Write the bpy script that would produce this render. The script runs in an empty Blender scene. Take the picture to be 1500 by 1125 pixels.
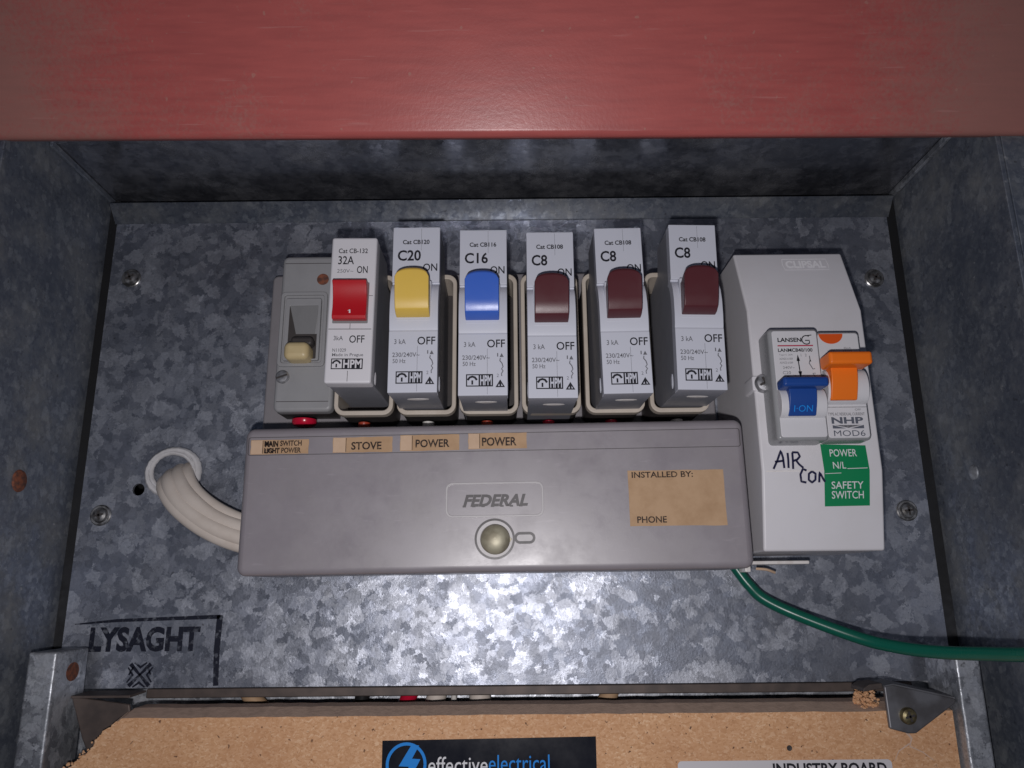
import bpy, bmesh, math, random
from mathutils import Vector, Matrix, Euler
random.seed(7)
S = 0.001                      # everything below is in millimetres: X right, Z up, h = height off the mounting plate
C = bpy.data.collections.new('switchboard'); bpy.context.scene.collection.children.link(C)
SC = bpy.context.scene

# ------------------------------------------------------------------ camera, world, lamp, exposure
D, TILT, ROLL = 345.0, 14.6, 0.55
cam_d = bpy.data.cameras.new('camera'); cam = bpy.data.objects.new('camera', cam_d); C.objects.link(cam)
cam_d.sensor_width = 36; cam_d.lens = 1130 / 1500 * 36; cam_d.clip_start = 0.01; cam_d.clip_end = 20
cam.matrix_world = (Matrix.Translation((0, -D * S, 0)) @ Euler((math.radians(90 + TILT), 0, 0)).to_matrix().to_4x4()
                    @ Matrix.Rotation(math.radians(-ROLL), 4, 'Z'))
SC.camera = cam
w = bpy.data.worlds.new('World'); SC.world = w; w.use_nodes = True
bg = w.node_tree.nodes['Background']; bg.inputs[0].default_value = (0.55, 0.68, 1.0, 1); bg.inputs[1].default_value = 0.06
ld = bpy.data.lights.new('phone_flash', 'SPOT'); ld.energy = 2.6; ld.color = (1.0, 0.965, 0.98)
ld.shadow_soft_size = 0.0035; ld.spot_size = math.radians(140); ld.spot_blend = 1.0
lamp = bpy.data.objects.new('phone_flash', ld); C.objects.link(lamp)
lamp.location = (-9 * S, -(D + 3) * S, -24 * S)
lamp.rotation_euler = (math.radians(90 + 13), 0, 0)
vs = SC.view_settings; vs.view_transform = 'Standard'; vs.look = 'None'; vs.exposure = 0; vs.gamma = 1
vs.use_curve_mapping = False
SC.cycles.max_bounces = 6; SC.cycles.use_denoising = True

# ------------------------------------------------------------------ materials
def nt(name):
    m = bpy.data.materials.new(name); m.use_nodes = True
    t = m.node_tree; b = t.nodes['Principled BSDF']
    return m, t, b
def N(t, typ, **kw):
    n = t.nodes.new(typ)
    for k, v in kw.items():
        if k.startswith('i_'): n.inputs[k[2:].replace('_', ' ')].default_value = v
        else: setattr(n, k, v)
    return n
def coords(t):
    tc = N(t, 'ShaderNodeTexCoord'); oi = N(t, 'ShaderNodeObjectInfo')
    a = N(t, 'ShaderNodeVectorMath', operation='ADD'); t.links.new(tc.outputs['Object'], a.inputs[0]); t.links.new(oi.outputs['Random'], a.inputs[1])
    return a.outputs[0]
def ramp(t, src, stops):
    r = N(t, 'ShaderNodeValToRGB'); t.links.new(src, r.inputs[0]); e = r.color_ramp.elements
    while len(e) < len(stops): e.new(0.5)
    for q, (p, c) in zip(e, stops):
        q.position = p; q.color = (c[0], c[1], c[2], 1) if isinstance(c, (tuple, list)) else (c, c, c, 1)
    return r.outputs[0]
def mix(t, fac, a, b, blend='MIX'):
    m = N(t, 'ShaderNodeMix', data_type='RGBA', blend_type=blend)
    for s, v in ((0, fac), (6, a), (7, b)):
        if hasattr(v, 'links'): t.links.new(v, m.inputs[s])
        elif s == 0: m.inputs[0].default_value = v
        else: m.inputs[s].default_value = (*v, 1)
    return m.outputs[2]
def plastic(name, col, rough=0.45, grime=0.12, gcol=None, scale=120, bump=0.03, spec=0.4, fine=2500, worn=0.0):
    m, t, b = nt(name); co = coords(t)
    n = N(t, 'ShaderNodeTexNoise', i_Scale=scale, i_Detail=5.0, i_Roughness=0.65); t.links.new(co, n.inputs['Vector'])
    f = ramp(t, n.outputs['Fac'], [(0.42, 0), (0.72, 1)])
    g = gcol or tuple(c * 0.55 for c in col)
    mm = N(t, 'ShaderNodeMath', operation='MULTIPLY'); t.links.new(f, mm.inputs[0]); mm.inputs[1].default_value = grime
    t.links.new(mix(t, mm.outputs[0], col, g), b.inputs['Base Color'])
    n2 = N(t, 'ShaderNodeTexNoise', i_Scale=fine, i_Detail=2.0); t.links.new(co, n2.inputs['Vector'])
    bp = N(t, 'ShaderNodeBump', i_Strength=bump * 4, i_Distance=0.0001); t.links.new(n2.outputs['Fac'], bp.inputs['Height'])
    t.links.new(bp.outputs[0], b.inputs['Normal'])
    rr = N(t, 'ShaderNodeMapRange'); t.links.new(n.outputs['Fac'], rr.inputs[0])
    rr.inputs[3].default_value = max(0.05, rough - 0.1); rr.inputs[4].default_value = rough + 0.12
    rgh = rr.outputs[0]
    if worn:                                  # rubbed, hand-polished patches and fine scuffs
        w1 = N(t, 'ShaderNodeTexNoise', i_Scale=55.0, i_Detail=9.0, i_Roughness=0.72); t.links.new(co, w1.inputs['Vector'])
        wf = ramp(t, w1.outputs['Fac'], [(0.40, 0.0), (0.66, 1.0)])
        q1 = N(t, 'ShaderNodeMath', operation='MULTIPLY_ADD'); t.links.new(wf, q1.inputs[0]); q1.inputs[1].default_value = -worn; t.links.new(rgh, q1.inputs[2]); rgh = q1.outputs[0]
        mp = N(t, 'ShaderNodeMapping'); mp.inputs['Rotation'].default_value = (0, 0.5, 0); mp.inputs['Scale'].default_value = (0.15, 1, 1); t.links.new(co, mp.inputs[0])
        w2 = N(t, 'ShaderNodeTexNoise', i_Scale=900.0, i_Detail=3.0); t.links.new(mp.outputs[0], w2.inputs['Vector'])
        sc_ = ramp(t, w2.outputs['Fac'], [(0.66, 0.0), (0.74, 0.22)])
        old = b.inputs['Base Color'].links[0].from_socket
        t.links.new(mix(t, sc_, old, tuple(min(1, c * 1.6) for c in col)), b.inputs['Base Color'])
    t.links.new(rgh, b.inputs['Roughness']); b.inputs['Specular IOR Level'].default_value = spec
    return m
def galvanised(name, dark, mid, light, cell=7.0, rough=(0.30, 0.52), metal=0.8, tilt=0.22, thresh=(0.5, 0.86), dust=0.15, dustcol=(0.20, 0.19, 0.17), soft=0.25, grain=0.35, specks=0.35):
    """hot dip zinc: irregular spangle, every crystal with its own tone, gloss and lie"""
    m, t, b = nt(name); tc = N(t, 'ShaderNodeTexCoord'); co = tc.outputs['Object']
    wn = N(t, 'ShaderNodeTexNoise', i_Scale=1000 / cell * 0.9, i_Detail=5.0, i_Roughness=0.75); t.links.new(co, wn.inputs['Vector'])
    sc = N(t, 'ShaderNodeVectorMath', operation='SCALE'); sc.inputs[3].default_value = cell * 0.0016
    t.links.new(wn.outputs['Color'], sc.inputs[0])
    ad = N(t, 'ShaderNodeVectorMath', operation='ADD'); t.links.new(co, ad.inputs[0]); t.links.new(sc.outputs[0], ad.inputs[1])
    v1 = N(t, 'ShaderNodeTexVoronoi', feature='SMOOTH_F1', i_Scale=1000 / cell, i_Smoothness=soft); t.links.new(ad.outputs[0], v1.inputs['Vector'])
    v2 = N(t, 'ShaderNodeTexVoronoi', feature='SMOOTH_F1', i_Scale=1000 / cell * 2.1, i_Smoothness=soft * 0.6); t.links.new(ad.outputs[0], v2.inputs['Vector'])
    s1 = N(t, 'ShaderNodeSeparateColor'); t.links.new(v1.outputs['Color'], s1.inputs[0])
    s2 = N(t, 'ShaderNodeSeparateColor'); t.links.new(v2.outputs['Color'], s2.inputs[0])
    big = N(t, 'ShaderNodeTexNoise', i_Scale=18.0, i_Detail=4.0); t.links.new(co, big.inputs['Vector'])
    fn = N(t, 'ShaderNodeTexNoise', i_Scale=900.0, i_Detail=4.0, i_Roughness=0.7); t.links.new(co, fn.inputs['Vector'])
    dnz = N(t, 'ShaderNodeTexNoise', i_Scale=60.0, i_Detail=3.0); t.links.new(co, dnz.inputs['Vector'])
    def mth(op, a, bb):
        q = N(t, 'ShaderNodeMath', operation=op)
        for i, x in enumerate((a, bb)):
            if hasattr(x, 'links'): t.links.new(x, q.inputs[i])
            else: q.inputs[i].default_value = x
        return q.outputs[0]
    tone = mth('ADD', mth('MULTIPLY', mth('SUBTRACT', big.outputs['Fac'], 0.5), 0.9), mth('MULTIPLY', mth('SUBTRACT', fn.outputs['Fac'], 0.5), 0.7))
    tone = mth('ADD', tone, mth('MULTIPLY', s2.outputs[0], 0.55))
    col = ramp(t, tone, [(0.0, dark), (0.6, mid)])
    # separate bright crystals with ragged edges, large ones and small ones
    pick = mth('ADD', s1.outputs[0], mth('MULTIPLY', mth('SUBTRACT', big.outputs['Fac'], 0.5), 0.9))
    fl = ramp(t, pick, [(thresh[0], 0), (thresh[0] + 0.03, 0.55), (thresh[1], 1.0)])
    pick2 = mth('ADD', s2.outputs[2], mth('MULTIPLY', mth('SUBTRACT', big.outputs['Fac'], 0.5), 0.6))
    fl2 = ramp(t, pick2, [(thresh[0] + 0.12, 0), (thresh[0] + 0.16, 0.5), (1.0, 0.6)])
    fade = ramp(t, fn.outputs['Fac'], [(0.3, 0.45), (0.65, 1.0)])
    col = mix(t, mth('MULTIPLY', mth('MAXIMUM', fl, fl2), fade), col, light)
    ve = N(t, 'ShaderNodeTexVoronoi', feature='DISTANCE_TO_EDGE', i_Scale=1000 / cell * 1.3); t.links.new(ad.outputs[0], ve.inputs['Vector'])
    eg = ramp(t, ve.outputs['Distance'], [(0.0, 0.5), (0.05, 0.0)])
    col = mix(t, mth('MULTIPLY', eg, ramp(t, dnz.outputs['Fac'], [(0.45, 0), (0.6, 1)])), col, tuple(c * 0.45 for c in dark))
    dn = N(t, 'ShaderNodeTexNoise', i_Scale=45.0, i_Detail=8.0, i_Roughness=0.7); t.links.new(co, dn.inputs['Vector'])
    df = mth('MULTIPLY', ramp(t, dn.outputs['Fac'], [(0.45, 0), (0.7, 1)]), dust)
    sp = N(t, 'ShaderNodeTexNoise', i_Scale=420.0, i_Detail=2.0); t.links.new(co, sp.inputs['Vector'])
    sf = ramp(t, sp.outputs['Fac'], [(0.70, 0), (0.76, 1)])
    lsp = N(t, 'ShaderNodeTexNoise', i_Scale=260.0, i_Detail=3.0, i_Roughness=0.6); t.links.new(co, lsp.inputs['Vector'])
    col = mix(t, ramp(t, lsp.outputs['Fac'], [(0.70, 0), (0.75, specks)]), col, (0.62, 0.62, 0.62))
    col = mix(t, df, col, dustcol); col = mix(t, mth('MULTIPLY', sf, 0.6), col, (0.05, 0.05, 0.055))
    t.links.new(col, b.inputs['Base Color'])
    t.links.new(mth('MULTIPLY', mth('SUBTRACT', 1.0, df), metal), b.inputs['Metallic'])
    mr = N(t, 'ShaderNodeMapRange'); t.links.new(s2.outputs[1], mr.inputs[0]); mr.inputs[3].default_value = rough[0]; mr.inputs[4].default_value = rough[1]
    t.links.new(mth('ADD', mr.outputs[0], mth('MULTIPLY', df, 0.3)), b.inputs['Roughness'])
    ge = N(t, 'ShaderNodeNewGeometry')
    sub = N(t, 'ShaderNodeVectorMath', operation='SUBTRACT'); t.links.new(v2.outputs['Color'], sub.inputs[0]); sub.inputs[1].default_value = (0.5, 0.5, 0.5)
    scl = N(t, 'ShaderNodeVectorMath', operation='SCALE'); t.links.new(sub.outputs[0], scl.inputs[0]); scl.inputs[3].default_value = tilt
    an = N(t, 'ShaderNodeVectorMath', operation='ADD'); t.links.new(ge.outputs['Normal'], an.inputs[0]); t.links.new(scl.outputs[0], an.inputs[1])
    nn = N(t, 'ShaderNodeVectorMath', operation='NORMALIZE'); t.links.new(an.outputs[0], nn.inputs[0])
    bp = N(t, 'ShaderNodeBump', i_Strength=grain, i_Distance=0.0002); t.links.new(fn.outputs['Fac'], bp.inputs['Height']); t.links.new(nn.outputs[0], bp.inputs['Normal'])
    t.links.new(bp.outputs[0], b.inputs['Normal'])
    return m
def metal(name, col, rough, metallic=1.0, wear=None, scale=300):
    m, t, b = nt(name); co = coords(t)
    n = N(t, 'ShaderNodeTexNoise', i_Scale=scale, i_Detail=5.0); t.links.new(co, n.inputs['Vector'])
    f = ramp(t, n.outputs['Fac'], [(0.42, 0), (0.62, 1)])
    t.links.new(mix(t, f, col, wear or tuple(c * 0.6 for c in col)), b.inputs['Base Color'])
    b.inputs['Metallic'].default_value = metallic; b.inputs['Roughness'].default_value = rough
    bp = N(t, 'ShaderNodeBump', i_Strength=0.3, i_Distance=0.0001); t.links.new(n.outputs['Fac'], bp.inputs['Height']); t.links.new(bp.outputs[0], b.inputs['Normal'])
    return m
def ink(name, col, worn=0.0, scale=700, lo=0.40, hi=0.50):
    """printed ink; worn > 0 lets patches rub away to the surface underneath"""
    m, t, b = nt(name); b.inputs['Base Color'].default_value = (*col, 1); b.inputs['Roughness'].default_value = 0.55
    b.inputs['Specular IOR Level'].default_value = 0.2
    if worn:
        tc = N(t, 'ShaderNodeTexCoord'); n = N(t, 'ShaderNodeTexNoise', i_Scale=scale, i_Detail=4.0); t.links.new(tc.outputs['Object'], n.inputs['Vector'])
        a = ramp(t, n.outputs['Fac'], [(lo, 1 - worn), (hi, 1.0)]); t.links.new(a, b.inputs['Alpha'])
    return m
def chipboard(name):
    m, t, b = nt(name); tc = N(t, 'ShaderNodeTexCoord'); co = tc.outputs['Object']
    mp = N(t, 'ShaderNodeMapping'); mp.inputs['Scale'].default_value = (1, 1, 1.5); t.links.new(co, mp.inputs[0])
    wn = N(t, 'ShaderNodeTexNoise', i_Scale=500.0, i_Detail=2.0); t.links.new(co, wn.inputs['Vector'])
    sc = N(t, 'ShaderNodeVectorMath', operation='SCALE'); sc.inputs[3].default_value = 0.003; t.links.new(wn.outputs['Color'], sc.inputs[0])
    ad = N(t, 'ShaderNodeVectorMath', operation='ADD'); t.links.new(mp.outputs[0], ad.inputs[0]); t.links.new(sc.outputs[0], ad.inputs[1])
    v = N(t, 'ShaderNodeTexVoronoi', i_Scale=1150.0); t.links.new(ad.outputs[0], v.inputs['Vector'])
    s = N(t, 'ShaderNodeSeparateColor'); t.links.new(v.outputs['Color'], s.inputs[0])
    c = ramp(t, s.outputs[0], [(0.0, (0.53, 0.285, 0.145)), (0.3, (0.62, 0.35, 0.185)), (0.8, (0.68, 0.405, 0.23)), (1.0, (0.76, 0.50, 0.31))])
    n = N(t, 'ShaderNodeTexNoise', i_Scale=28.0, i_Detail=6.0, i_Roughness=0.7); t.links.new(co, n.inputs['Vector'])
    c = mix(t, ramp(t, n.outputs['Fac'], [(0.4, 0.0), (0.7, 0.5)]), c, (0.46, 0.22, 0.11))
    d = N(t, 'ShaderNodeTexNoise', i_Scale=560.0, i_Detail=2.0); t.links.new(co, d.inputs['Vector'])
    c = mix(t, ramp(t, d.outputs['Fac'], [(0.66, 0.0), (0.72, 0.85)]), c, (0.09, 0.04, 0.025))
    t.links.new(c, b.inputs['Base Color']); b.inputs['Roughness'].default_value = 0.7; b.inputs['Specular IOR Level'].default_value = 0.2
    bp = N(t, 'ShaderNodeBump', i_Strength=0.3, i_Distance=0.0003); t.links.new(s.outputs[1], bp.inputs['Height']); t.links.new(bp.outputs[0], b.inputs['Normal'])
    return m
def red_paint(name):
    m, t, b = nt(name); tc = N(t, 'ShaderNodeTexCoord'); co = tc.outputs['Object']
    mp = N(t, 'ShaderNodeMapping'); mp.inputs['Scale'].default_value = (0.12, 1, 1); t.links.new(co, mp.inputs[0])
    br = N(t, 'ShaderNodeTexNoise', i_Scale=420.0, i_Detail=4.0); t.links.new(mp.outputs[0], br.inputs['Vector'])
    c = mix(t, ramp(t, br.outputs['Fac'], [(0.35, 0), (0.7, 1)]), (0.45, 0.108, 0.098), (0.385, 0.094, 0.087))
    n = N(t, 'ShaderNodeTexNoise', i_Scale=9.0, i_Detail=7.0, i_Roughness=0.62); t.links.new(co, n.inputs['Vector'])
    fine = N(t, 'ShaderNodeTexNoise', i_Scale=650.0, i_Detail=4.0, i_Roughness=0.7); t.links.new(co, fine.inputs['Vector'])
    # dust that gathers towards both ends of the flap
    sx = N(t, 'ShaderNodeSeparateXYZ'); t.links.new(co, sx.inputs[0])
    ab = N(t, 'ShaderNodeMath', operation='ABSOLUTE'); t.links.new(sx.outputs[0], ab.inputs[0])
    ed = N(t, 'ShaderNodeMapRange'); t.links.new(ab.outputs[0], ed.inputs[0])
    ed.inputs[1].default_value = 0.06; ed.inputs[2].default_value = 0.19; ed.inputs[3].default_value = 0.0; ed.inputs[4].default_value = 0.24
    su = N(t, 'ShaderNodeMath', operation='ADD'); t.links.new(n.outputs['Fac'], su.inputs[0]); t.links.new(ed.outputs[0], su.inputs[1])
    su2 = N(t, 'ShaderNodeMath', operation='MULTIPLY_ADD'); t.links.new(fine.outputs['Fac'], su2.inputs[0]); su2.inputs[1].default_value = 0.45; t.links.new(su.outputs[0], su2.inputs[2])
    f = ramp(t, su2.outputs[0], [(0.78, 0.0), (1.15, 0.6)])
    c = mix(t, f, c, (0.32, 0.195, 0.16))
    sp = N(t, 'ShaderNodeTexNoise', i_Scale=300.0, i_Detail=1.0); t.links.new(co, sp.inputs['Vector'])
    c = mix(t, ramp(t, sp.outputs['Fac'], [(0.76, 0), (0.80, 0.4)]), c, (0.42, 0.25, 0.2))
    sm = N(t, 'ShaderNodeMapping'); sm.inputs['Rotation'].default_value = (0, 0.06, 0); sm.inputs['Scale'].default_value = (0.05, 1, 1); t.links.new(co, sm.inputs[0])
    sn = N(t, 'ShaderNodeTexNoise', i_Scale=700.0, i_Detail=2.0); t.links.new(sm.outputs[0], sn.inputs['Vector'])
    c = mix(t, ramp(t, sn.outputs['Fac'], [(0.68, 0), (0.75, 0.35)]), c, (0.52, 0.24, 0.22))
    t.links.new(c, b.inputs['Base Color'])
    rr = N(t, 'ShaderNodeMapRange'); t.links.new(f, rr.inputs[0]); rr.inputs[3].default_value = 0.30; rr.inputs[4].default_value = 0.75
    t.links.new(rr.outputs[0], b.inputs['Roughness']); b.inputs['Specular IOR Level'].default_value = 0.28
    bp = N(t, 'ShaderNodeBump', i_Strength=0.25, i_Distance=0.0002); t.links.new(fine.outputs['Fac'], bp.inputs['Height']); t.links.new(bp.outputs[0], b.inputs['Normal'])
    return m

M = {}
M['plate'] = galvanised('zinc_spangle', (0.165, 0.182, 0.225), (0.265, 0.283, 0.335), (0.45, 0.472, 0.53), cell=6.6, rough=(0.36, 0.50), metal=0.76, tilt=0.09, thresh=(0.64, 0.95), soft=0.06, grain=0.5)
M['wall'] = galvanised('dull_zinc', (0.135, 0.155, 0.20), (0.205, 0.228, 0.27), (0.31, 0.335, 0.375), cell=3.6, rough=(0.42, 0.60), metal=0.6, tilt=0.08, dust=0.55, dustcol=(0.25, 0.245, 0.225), thresh=(0.7, 1.0), soft=0.7, specks=0.5)
M['roof'] = galvanised('glossy_zinc', (0.20, 0.21, 0.25), (0.30, 0.31, 0.36), (0.42, 0.43, 0.48), cell=6.0, rough=(0.13, 0.24), metal=0.82, tilt=0.02, dust=0.35, thresh=(0.6, 0.95), soft=0.6, grain=0.06)
M['post'] = galvanised('zinc_strut', (0.18, 0.19, 0.215), (0.34, 0.36, 0.39), (0.52, 0.54, 0.58), cell=6.0, rough=(0.35, 0.55), metal=0.6, tilt=0.12)
M['red'] = red_paint('faded_red_paint')
M['brown_steel'] = metal('brown_dirty_steel', (0.105, 0.080, 0.070), 0.55, 0.3, (0.07, 0.055, 0.05), 120)
M['bracket'] = metal('bracket_steel', (0.20, 0.20, 0.215), 0.45, 0.6, (0.12, 0.115, 0.12), 90)
M['rust'] = metal('rust', (0.22, 0.07, 0.035), 0.8, 0.0, (0.09, 0.04, 0.03), 500)
M['cover'] = plastic('taupe_bakelite', (0.245, 0.222, 0.242), 0.42, 0.45, (0.20, 0.18, 0.185), 60, 0.02, 1.0, worn=0.14)
M['base'] = plastic('grey_bakelite', (0.235, 0.222, 0.235), 0.42, 0.3, None, 70)
M['switch'] = plastic('switch_grey', (0.30, 0.30, 0.31), 0.42, 0.25, None, 70)
M['recess'] = plastic('recess_grey', (0.20, 0.20, 0.205), 0.5, 0.3)
M['socket'] = plastic('cream_socket', (0.52, 0.46, 0.395), 0.5, 0.35, (0.32, 0.26, 0.2), 90)
M['dark'] = plastic('dark_bakelite_and_shade', (0.050, 0.043, 0.042), 0.5, 0.4, (0.02, 0.02, 0.02))  # bakelite sockets; also paints the shade below the main switch
M['breaker'] = plastic('breaker_grey', (0.545, 0.56, 0.63), 0.42, 0.10, (0.40, 0.41, 0.47), 60, 0.025)
M['breaker_side'] = plastic('breaker_case_grey', (0.26, 0.265, 0.30), 0.45, 0.2)
M['breaker_white'] = plastic('breaker_white', (0.62, 0.61, 0.64), 0.4, 0.08, None, 60)
M['white'] = plastic('enclosure_white', (0.635, 0.622, 0.65), 0.42, 0.25, (0.5, 0.48, 0.47), 50, 0.03)
M['rcbo'] = plastic('module_white', (0.60, 0.595, 0.62), 0.4, 0.06)
M['rcbo_edge'] = plastic('module_smoke_grey', (0.27, 0.275, 0.285), 0.25, 0.15)
M['red_toggle'] = plastic('red_toggle', (0.42, 0.008, 0.014), 0.35, 0.1)
M['yellow'] = plastic('yellow_toggle', (0.68, 0.455, 0.085), 0.33, 0.06)
M['blue'] = plastic('blue_toggle', (0.045, 0.125, 0.52), 0.3, 0.06)
M['maroon'] = plastic('maroon_toggle', (0.082, 0.019, 0.024), 0.33, 0.06)
M['navy'] = plastic('navy_toggle', (0.012, 0.055, 0.25), 0.35, 0.05)
M['orange'] = plastic('orange_toggle', (0.80, 0.17, 0.012), 0.38, 0.05)
M['cream'] = plastic('aged_cream', (0.56, 0.45, 0.25), 0.4, 0.3, (0.4, 0.28, 0.12))
M['brass'] = metal('dull_brass', (0.42, 0.39, 0.29), 0.5, 0.35, (0.28, 0.25, 0.18), 200)
M['steel'] = metal('zinc_screw', (0.45, 0.45, 0.47), 0.36, 0.7, (0.25, 0.25, 0.26), 400)
M['darksteel'] = metal('dull_screw', (0.42, 0.415, 0.41), 0.33, 0.9, (0.14, 0.135, 0.13), 400)
M['yellow_zinc'] = metal('yellow_zinc_screw', (0.26, 0.22, 0.12), 0.4, 0.8, (0.14, 0.11, 0.06), 500)
M['red_cap'] = plastic('red_cap', (0.50, 0.008, 0.035), 0.22, 0.1)
M['white_cap'] = plastic('white_cap', (0.6, 0.58, 0.55), 0.4, 0.1)
M['orange_cap'] = plastic('orange_red_cap', (0.36, 0.05, 0.025), 0.35, 0.2)
M['cable'] = plastic('white_sheath', (0.66, 0.59, 0.53), 0.45, 0.4, (0.44, 0.36, 0.29), 60, 0.03)
M['grommet'] = plastic('pale_grommet', (0.62, 0.61, 0.62), 0.4, 0.35, (0.3, 0.28, 0.26), 150)
M['green_wire'] = plastic('green_sheath', (0.004, 0.098, 0.066), 0.28, 0.1, None, 80)
M['black'] = plastic('black_sheath_and_shade', (0.015, 0.015, 0.016), 0.4, 0.1)  # wire sheath; also paints the gap shade and the dark backing
M['paper'] = plastic('aged_paper', (0.46, 0.305, 0.185), 0.65, 0.6, (0.33, 0.2, 0.11), 110, 0.06, 0.2)
M['paper_pale'] = plastic('peeled_paper', (0.56, 0.40, 0.28), 0.65, 0.3, (0.4, 0.27, 0.17), 250, 0.06, 0.2)
M['green'] = plastic('green_label', (0.004, 0.205, 0.075), 0.42, 0.08)
M['sticker_black'] = plastic('black_gloss_sticker', (0.006, 0.007, 0.013), 0.2, 0.1, (0.015, 0.015, 0.02), 80, 0.005, 0.35)
M['sticker_white'] = plastic('white_sticker', (0.60, 0.58, 0.60), 0.45, 0.06)
M['chip'] = chipboard('chipboard')
M['chip_edge'] = plastic('chipboard_edge', (0.62, 0.45, 0.35), 0.85, 0.6, (0.38, 0.27, 0.21), 300, 0.3, 0.1, 900)
M['ink'] = ink('black_print', (0.018, 0.018, 0.024))
M['ink_grey'] = ink('faint_print', (0.13, 0.13, 0.145), 0.45, 1500, 0.42, 0.56)
M['ink_rub'] = ink('rubbed_print', (0.03, 0.02, 0.018), 0.5, 900, 0.38, 0.5)
M['ink_pen'] = ink('blue_black_pen', (0.012, 0.013, 0.05), 0.25, 900, 0.34, 0.46)
M['ink_stamp'] = ink('stamp_ink', (0.012, 0.014, 0.026), 0.7, 420, 0.36, 0.50)
M['ink_white'] = ink('white_print', (0.66, 0.66, 0.68))
M['ink_blue'] = ink('blue_print', (0.012, 0.22, 0.66))
M['ink_bluedim'] = ink('dim_blue_print', (0.012, 0.10, 0.27))
M['ink_red'] = ink('red_print', (0.42, 0.05, 0.09))
M['ink_slate'] = ink('slate_print', (0.10, 0.11, 0.14))
M['ink_orange'] = ink('orange_print', (0.62, 0.085, 0.012))
M['mould'] = plastic('moulded_grey', (0.085, 0.078, 0.08), 0.4, 0.2)
M['ridge'] = plastic('pale_ridge', (0.47, 0.45, 0.455), 0.35, 0.2)  # paler than the cover: badge rim, inner ring and slot floor
M['emboss'] = plastic('raised_white', (0.86, 0.85, 0.87), 0.3, 0.05)
M['clear'] = plastic('glazed_white', (0.74, 0.71, 0.69), 0.2, 0.4, (0.4, 0.33, 0.28), 400)

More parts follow.
